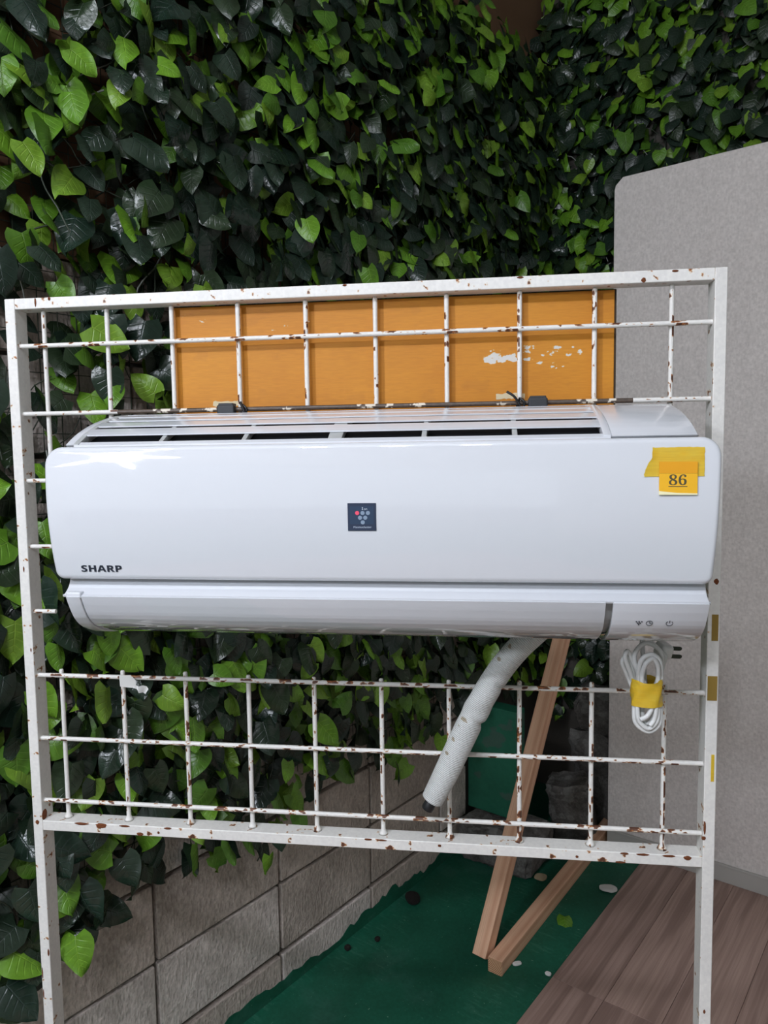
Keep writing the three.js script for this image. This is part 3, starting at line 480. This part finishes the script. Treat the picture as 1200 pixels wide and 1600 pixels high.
{ // lot number on the panel
  const t = thing('number_tag', 'yellow paper tag reading 86 taped to the panel of the air conditioner', 'tag', [SX, 0, SZ], ST); seed(71);
  const pos = [], uv = [], idx = [], nu = 14, nv = 12;
  for (let j = 0; j <= nv; j++) for (let i = 0; i <= nu; i++) { const v = j / nv, y = lerp(-0.196, -0.164, v), xl = lerp(0.8245, 0.8335, sstep(0.05, 0.75, v)) + (i === 0 ? rr(-0.0008, 0.0008) : 0), xr = lerp(0.8885, 0.8895, v) + (i === nu ? rr(-0.0006, 0.0006) : 0), x = lerp(xl, xr, i / nu); pos.push(x, SY + y + (j === nv ? rr(-0.0004, 0.0003) : 0), panelD(y) + 0.0007 + (i === 0 ? 0.0008 : 0)); uv.push(i / nu, v); }
  for (let j = 0; j < nv; j++) for (let i = 0; i < nu; i++) { const a = j * (nu + 1) + i; idx.push(a, a + 1, a + nu + 2, a, a + nu + 2, a + nu + 1); }
  const g = new THREE.BufferGeometry(); g.setAttribute('position', new THREE.Float32BufferAttribute(pos, 3)); g.setAttribute('uv', new THREE.Float32BufferAttribute(uv, 2)); g.setIndex(idx); g.computeVertexNormals(); mesh('tape', g, M.tape, t).userData.label = 'torn piece of yellow tape';
  const pt = canvasTexture(256, 256, (c, w) => { c.fillStyle = '#efb51e'; c.fillRect(0, 0, w, w); c.fillStyle = '#e4a012'; c.fillRect(0, 0, w, 90); c.strokeStyle = '#b58512'; c.lineWidth = 2; c.strokeRect(2, 90, w - 4, 1); c.fillStyle = '#f4eec0'; c.beginPath(); c.moveTo(0, 226); c.lineTo(120, 240); c.lineTo(256, 243); c.lineTo(256, 256); c.lineTo(0, 256); c.fill(); c.fillStyle = '#4c4732'; c.font = 'bold 112px serif'; c.textAlign = 'center'; c.fillText('86', 124, 180); c.fillRect(62, 188, 126, 7); });
  const pg = box(0.0405, 0.0365, 0.0012, 0, 0, 0, 0.0003), p = pg.attributes.position, u2 = []; for (let i = 0; i < p.count; i++) u2.push(p.getX(i) / 0.0405 + 0.5, p.getY(i) / 0.0365 + 0.5); pg.setAttribute('uv', new THREE.Float32BufferAttribute(u2, 2));
  const m = mesh('paper_tag', pg, std({ map: pt, roughness: 0.6 }), t); m.position.set(0.8605, SY - 0.198, 0.2005); m.rotation.set(-0.06, 0.02, -0.01);
}
{ // bundled power cord
  const t = thing('power_cord', 'white power cord bundled with yellow tape, hanging under the air conditioner', 'power cord', [SX, 0, SZ], ST); seed(81);
  const C = 0.861, r = 0.0031, z0 = 0.06, L = (pts) => tube(pts.map(([x, y, z]) => [C + x, SY + y, z0 + z]), r, 60, 8);
  const loops = [
    [[-0.004, -0.47, 0.005], [-0.014, -0.45, 0.006], [-0.016, -0.432, 0.004], [-0.002, -0.4185, 0], [0.016, -0.428, -0.002], [0.02, -0.445, 0], [0.014, -0.47, 0.002]],
    [[-0.011, -0.475, 0.006], [-0.012, -0.452, 0.01], [-0.008, -0.436, 0.012], [0.003, -0.430, 0.012], [0.013, -0.437, 0.011], [0.0165, -0.455, 0.009], [0.0145, -0.475, 0.007]],
    [[-0.008, -0.475, 0.01], [-0.008, -0.455, 0.013], [-0.003, -0.44, 0.015], [0.005, -0.4355, 0.014], [0.011, -0.445, 0.013], [0.0115, -0.475, 0.01]],
    [[-0.015, -0.478, 0.004], [-0.021, -0.458, 0.006], [-0.029, -0.434, 0.008], [-0.026, -0.428, 0.006], [-0.02, -0.44, 0.003], [-0.012, -0.475, 0.002]],
    [[-0.017, -0.48, 0], [-0.026, -0.458, 0], [-0.031, -0.444, 0.001], [-0.027, -0.436, 0.002], [-0.0225, -0.445, 0.004], [-0.012, -0.478, 0.003]],
    [[0.012, -0.478, -0.004], [0.021, -0.452, -0.006], [0.024, -0.438, -0.006], [0.018, -0.43, -0.008], [0.006, -0.418, -0.01], [-0.002, -0.402, -0.012]],
    [[-0.001, -0.478, -0.003], [-0.003, -0.44, -0.008], [-0.004, -0.412, -0.012], [-0.003, -0.4, -0.012]],
    [[-0.014, -0.485, 0.006], [-0.0165, -0.505, 0.007], [-0.014, -0.524, 0.007], [0.002, -0.5345, 0.007], [0.0145, -0.526, 0.006], [0.0175, -0.508, 0.004], [0.014, -0.485, 0.003]],
    [[-0.012, -0.485, 0.01], [-0.0135, -0.505, 0.012], [-0.011, -0.519, 0.012], [0.001, -0.529, 0.011], [0.011, -0.52, 0.01], [0.0135, -0.503, 0.009], [0.012, -0.485, 0.008]],
    [[0.004, -0.485, 0.012], [0.004, -0.5, 0.014], [-0.002, -0.511, 0.015], [-0.01, -0.516, 0.015]],
    [[-0.004, -0.485, 0.004], [-0.006, -0.505, 0.003], [-0.002, -0.524, 0.005], [0.006, -0.52, 0.006], [0.007, -0.485, 0.005]],
    [[0.009, -0.485, 0.013], [0.0095, -0.505, 0.013], [0.007, -0.518, 0.012], [0.002, -0.524, 0.014]],
  ];
  loops.forEach((p) => mesh('cord_loop', L(p), M.cord, t));
  const wrap = []; const n = 28, m = 10, pos = [], uv = [], idx = [];
  for (let j = 0; j <= m; j++) for (let i = 0; i <= n; i++) { const a = i / n * 6.2832, k = 1 + 0.06 * Math.sin(a * 5 + j * 0.7) + rr(-0.03, 0.03), y = lerp(-0.499, -0.465, j / m) + (j === m ? 0.002 * Math.sin(a * 3) : 0); pos.push(C + Math.sign(Math.cos(a)) * Math.pow(Math.abs(Math.cos(a)), 0.7) * 0.0195 * k - 0.001, SY + y, z0 + 0.005 + Math.sin(a) * 0.0135 * k); uv.push(i / n * 2, j / m); }
  for (let j = 0; j < m; j++) for (let i = 0; i < n; i++) { const a = j * (n + 1) + i; idx.push(a, a + n + 2, a + 1, a, a + n + 1, a + n + 2); }
  const wg = new THREE.BufferGeometry(); wg.setAttribute('position', new THREE.Float32BufferAttribute(pos, 3)); wg.setAttribute('uv', new THREE.Float32BufferAttribute(uv, 2)); wg.setIndex(idx); wg.computeVertexNormals(); mesh('tape_wrap', wg, M.tape, t).userData.label = 'crumpled yellow tape wrap';
  const plug = mesh('plug', merged([box(0.018, 0.02, 0.022, 0, 0, 0, 0.005, 3), new THREE.CylinderGeometry(0.0035, 0.005, 0.02, 10).rotateZ(0.5).translate(-0.004, -0.018, 0)]), M.cord, t); plug.position.set(C + 0.0255, SY - 0.433, z0 - 0.02); plug.rotation.set(0.2, 0.35, -0.2);
  for (const y of [0.0038, -0.0058]) { const s = new THREE.Shape(); s.moveTo(0, -0.0028); s.lineTo(0.013, -0.0028); s.quadraticCurveTo(0.0165, -0.0026, 0.0165, 0); s.quadraticCurveTo(0.0165, 0.0026, 0.013, 0.0028); s.lineTo(0, 0.0028); const h = new THREE.Path(); h.absarc(0.0115, 0, 0.0013, 0, 6.2832); s.holes.push(h); mesh('prong', new THREE.ExtrudeGeometry(s, { depth: 0.0014, bevelEnabled: false }).translate(0.008, y + 0.001, 0.004 - y * 0.4), M.steel, plug); }
}
{ // wrapped refrigerant pipe
  const t = thing('wrapped_pipe', 'pipe in white ribbed insulation wrap hanging out below the air conditioner', 'pipe', [SX, 0, SZ], ST);
  const path = new THREE.CatmullRomCurve3([[0.80, -0.377, 0.034], [0.755, -0.384, 0.04], [0.708, -0.4205, 0.045], [0.68, -0.452, 0.046], [0.657, -0.487, 0.046], [0.637, -0.525, 0.045], [0.616, -0.57, 0.045], [0.597, -0.612, 0.045], [0.5775, -0.651, 0.045]].map((p) => new THREE.Vector3(p[0], SY + p[1], p[2])));
  const g = new THREE.TubeGeometry(path, 150, 0.0172, 26), p = g.attributes.position, uv = g.attributes.uv, c = new THREE.Vector3(), v = new THREE.Vector3();
  for (let i = 0; i < p.count; i++) {
    const k = uv.getX(i), a = uv.getY(i) * 6.2832; path.getPointAt(clamp(k), c); v.fromBufferAttribute(p, i).sub(c);
    let s = 1 + 0.03 * Math.sin(a * 2 + k * 7) + 0.05 * Math.sin(k * 60 + a * 2) * Math.exp(-Math.pow((k - 0.62) / 0.05, 2)) - 0.2 * Math.exp(-Math.pow((k - 0.64 - 0.012 * Math.sin(a)) / 0.012, 2)) * Math.max(0, Math.cos(a - 1)) - 0.18 * Math.exp(-Math.pow((k - 0.47 - 0.02 * Math.sin(a)) / 0.012, 2)) * Math.max(0, Math.cos(a - 0.8));
    if (k > 0.88) s *= 1 - 0.1 * (k - 0.88) / 0.12 + 0.025 * Math.sin(a * 13); v.multiplyScalar(s); p.setXYZ(i, c.x + v.x, c.y + v.y, c.z + v.z); uv.setXY(i, k * 10, uv.getY(i));
  }
  g.computeVertexNormals(); mesh('insulation_wrap', g, M.vinyl, t);
  const e = path.getPointAt(1), d = path.getTangentAt(1), q = new THREE.Quaternion().setFromUnitVectors(new THREE.Vector3(0, 1, 0), d);
  mesh('end_disc', new THREE.CylinderGeometry(0.0148, 0.0148, 0.003, 24).applyQuaternion(q).translate(e.x - d.x * 0.002, e.y - d.y * 0.002, e.z - d.z * 0.002), M.vinyl, t);
  mesh('end_cap', new THREE.LatheGeometry([[0.0001, -0.004], [0.0078, -0.004], [0.0085, 0.012], [0.0082, 0.0165], [0.006, 0.0175], [0.0055, 0.012], [0.0001, 0.012]].map((a) => new THREE.Vector2(...a)), 20).applyQuaternion(q).translate(e.x, e.y, e.z), M.black, t).userData.label = 'black pipe end';
}

// ------------------------------------------------------------------ things on the floor
// a block of broken concrete: a box whose faces bulge, chip and pit
function rough(w, h, d, sd, amp) { const g = mergeVertices(new THREE.BoxGeometry(w, h, d, 14, 10, 12).deleteAttribute('normal').deleteAttribute('uv')), p = g.attributes.position, n = (x, y, z, f, k) => fbm((x + z * 0.6) / 0.6 * f + 0.5, (y + z * 0.8) / 0.6 * f + 0.5, 5, 5, 3, k) - 0.5; for (let i = 0; i < p.count; i++) { const x = p.getX(i), y = p.getY(i), z = p.getZ(i), e = (Math.abs(x) / w > 0.46) + (Math.abs(y) / h > 0.46) + (Math.abs(z) / d > 0.46), c = e > 1 ? 0.93 - 0.08 * hash2(i, e, sd) : 1; p.setXYZ(i, x * c + n(x, y, z, 1.2, sd) * amp * 2, y * c + n(x, y, z, 1.2, sd + 5) * amp * 2, z * c + n(x, y, z, 1.2, sd + 9) * amp * 2); } return metricUV(crease(g, 0.5), 3); }
function lump(r, sd, flat = 1, detail = 3) { const g = mergeVertices(new THREE.IcosahedronGeometry(1, detail).deleteAttribute('normal').deleteAttribute('uv')), p = g.attributes.position; for (let i = 0; i < p.count; i++) { const x = p.getX(i), y = p.getY(i), z = p.getZ(i), k = 0.72 + 0.55 * fbm(x * 0.25 + 0.5, y * 0.25 + z * 0.25 + 0.5, 5, 5, 3, sd); p.setXYZ(i, Math.sign(x) * Math.pow(Math.abs(x), 0.75) * r[0] * k, Math.sign(y) * Math.pow(Math.abs(y), 0.75) * r[1] * k * flat, Math.sign(z) * Math.pow(Math.abs(z), 0.75) * r[2] * k); } return metricUV(crease(g, 0.7), 3); }
{
  const t = thing('timber_brace', 'raw pine brace of two timbers, one on the floor and one leaning', 'timber', [0, 0, 0], RT);
  const timber = (L) => { const g = box(0.045, 0.045, L, 0, 0, 0, 0.002, 1), q = metricUV(g, 1), u = q.attributes.uv, p = q.attributes.position; const n = q.attributes.normal; for (let i = 0; i < u.count; i++) u.setXY(i, (Math.abs(n.getX(i)) > 0.7 ? p.getY(i) : p.getX(i)) * 10 + (Math.abs(n.getX(i)) > 0.7 ? 0.3 : 0), p.getZ(i) * 0.8); return q; };
  const L1 = 1.14, b = mesh('floor_timber', timber(L1), M.pine, t); b.position.set(-1.034, 0.0226, -1.772 - L1 / 2); b.rotation.y = 0.042;
  mesh('end_grain', box(0.043, 0.043, 0.0015, 0, 0, L1 / 2 + 0.0004, 0), M.endGrain, b);
  const foot = new THREE.Vector3(-1.064, 0.008, -1.79), head = new THREE.Vector3(-1.04, 1.36, -2.595), d = head.clone().sub(foot), L2 = d.length();
  const lean = mesh('leaning_timber', timber(L2), M.pine, t); lean.position.copy(foot).add(head).multiplyScalar(0.5).add(new THREE.Vector3(0, 0.012, 0)); lean.quaternion.setFromUnitVectors(new THREE.Vector3(0, 0, 1), d.clone().negate().normalize());
}
{ // concrete ledge and green painted pilaster at the foot of the far corner
  const t = thing('concrete_ledge', 'low rough concrete ledge at the foot of the green painted pilaster', 'ledge', [0, 0, 0], RT);
  mesh('ledge_body', rough(0.3, 0.15, 0.2, 91, 0.022).translate(-1.285, 0.072, -2.335), M.concrete, t);
  const p = thing('green_pilaster', 'flat green painted pilaster at the far end of the block wall', 'pilaster', [0, 0, 0], RT);
  mesh('pilaster_face', metricUV(box(0.205, 0.41, 0.07, -1.347, 0.355, -2.375, 0.003), 1.5), M.greenWall, p);
  const q = thing('green_strip', 'narrow green painted upright behind the leaning timber', 'post', [0, 0, 0], RT);
  mesh('upright', metricUV(box(0.035, 0.5, 0.03, -1.2, 0.25, -2.86, 0.003), 1.5), M.greenWall, q);
}
for (const [sd, r, p, turn, l] of [
  [101, [0.2, 0.17, 0.1], [-1.09, 0.475, -2.80], [0.15, 0.2, -0.12], 'grey broken concrete lump, topmost of the rubble behind the timbers'],
  [103, [0.2, 0.36, 0.12], [-1.12, 0.19, -2.82], [0, -0.15, 0.04], 'large dark concrete chunk under the topmost lump of rubble'],
  [105, [0.15, 0.24, 0.13], [-1.145, 0.125, -2.62], [0.12, 0.35, 0.1], 'flat-topped brownish concrete slab, nearest of the rubble to the timbers'],
]) { const t = tag(mesh('concrete_chunk', rough(...r, sd, 0.03), M.concrete), l, 'rubble', 'broken concrete pieces in the corner'); t.position.set(...new THREE.Vector3(...p).applyAxisAngle(new THREE.Vector3(0, 1, 0), RT).toArray()); t.rotation.set(turn[0], RT + turn[1], turn[2], 'YXZ'); }
{
  const fallen = mesh('fallen_leaf', leafGeometry(0.075, 0.05, 0.3, 0.5, 0.4), M.leafBright[1]); tag(fallen, 'single green leaf fallen on the floor beside the floor timber', 'leaf');
  const put = (o, x, y, s, turn = 0, rx = 0) => { o.position.copy(new THREE.Vector3(x, y, -s).applyAxisAngle(new THREE.Vector3(0, 1, 0), RT)); o.rotation.set(rx, RT + turn, 0, 'YXZ'); };
  put(fallen, -0.955, 0.014, 2.125, 0.5, -1.3);
  const scrap = (name, w, d, x, s, label, sd, turn, mat) => { const m = mesh(name, lump([w, 0.004, d], sd, 1, 3), mat); tag(m, label, name === 'plaster_chip' ? 'debris' : 'scrap', 'scraps on the green floor'); put(m, x, 0.005, s, turn); return m; };
  const white = std({ color: 0xd9d8d4, roughness: 0.8 }), cream = std({ color: 0xb9a98a, roughness: 0.9 }), dark = std({ color: 0x17130f, roughness: 1 });
  scrap('paper_scrap', 0.028, 0.022, -0.905, 2.365, 'crumpled white paper scrap at the edge of the wood flooring', 111, 0.4, white);
  scrap('plaster_chip', 0.022, 0.02, -1.12, 2.29, 'cream plaster chip between the two timbers', 113, 0.2, cream);
  scrap('paper_scrap', 0.014, 0.007, -0.976, 1.845, 'small white chip in front of the floor timber end', 115, 0.9, white);
  scrap('paper_scrap', 0.009, 0.006, -0.885, 1.86, 'tiny white flake beside the first plank joint', 117, 0.1, white);
  const dl = mesh('dark_clod', lump([0.024, 0.02, 0.022], 121, 1, 3), dark); tag(dl, 'large black clod on the green floor by the block wall', 'debris', 'dark clods'); put(dl, -1.40, 0.016, 1.905);
  for (const [x, s, r, l] of [[-1.42, 1.594, 0.009, 'small black clod nearest the foot of the block wall'], [-1.372, 1.68, 0.008, 'small brown clod farther out on the green floor']]) { const m = mesh('dark_clod', lump([r, r * 0.8, r], 131, 1, 2), dark); tag(m, l, 'debris', 'dark clods'); put(m, x, 0.007, s); }
}
scene.traverse((o) => { if (o.isMesh) o.castShadow = o.receiveShadow = true; });
renderer.render(scene, camera);
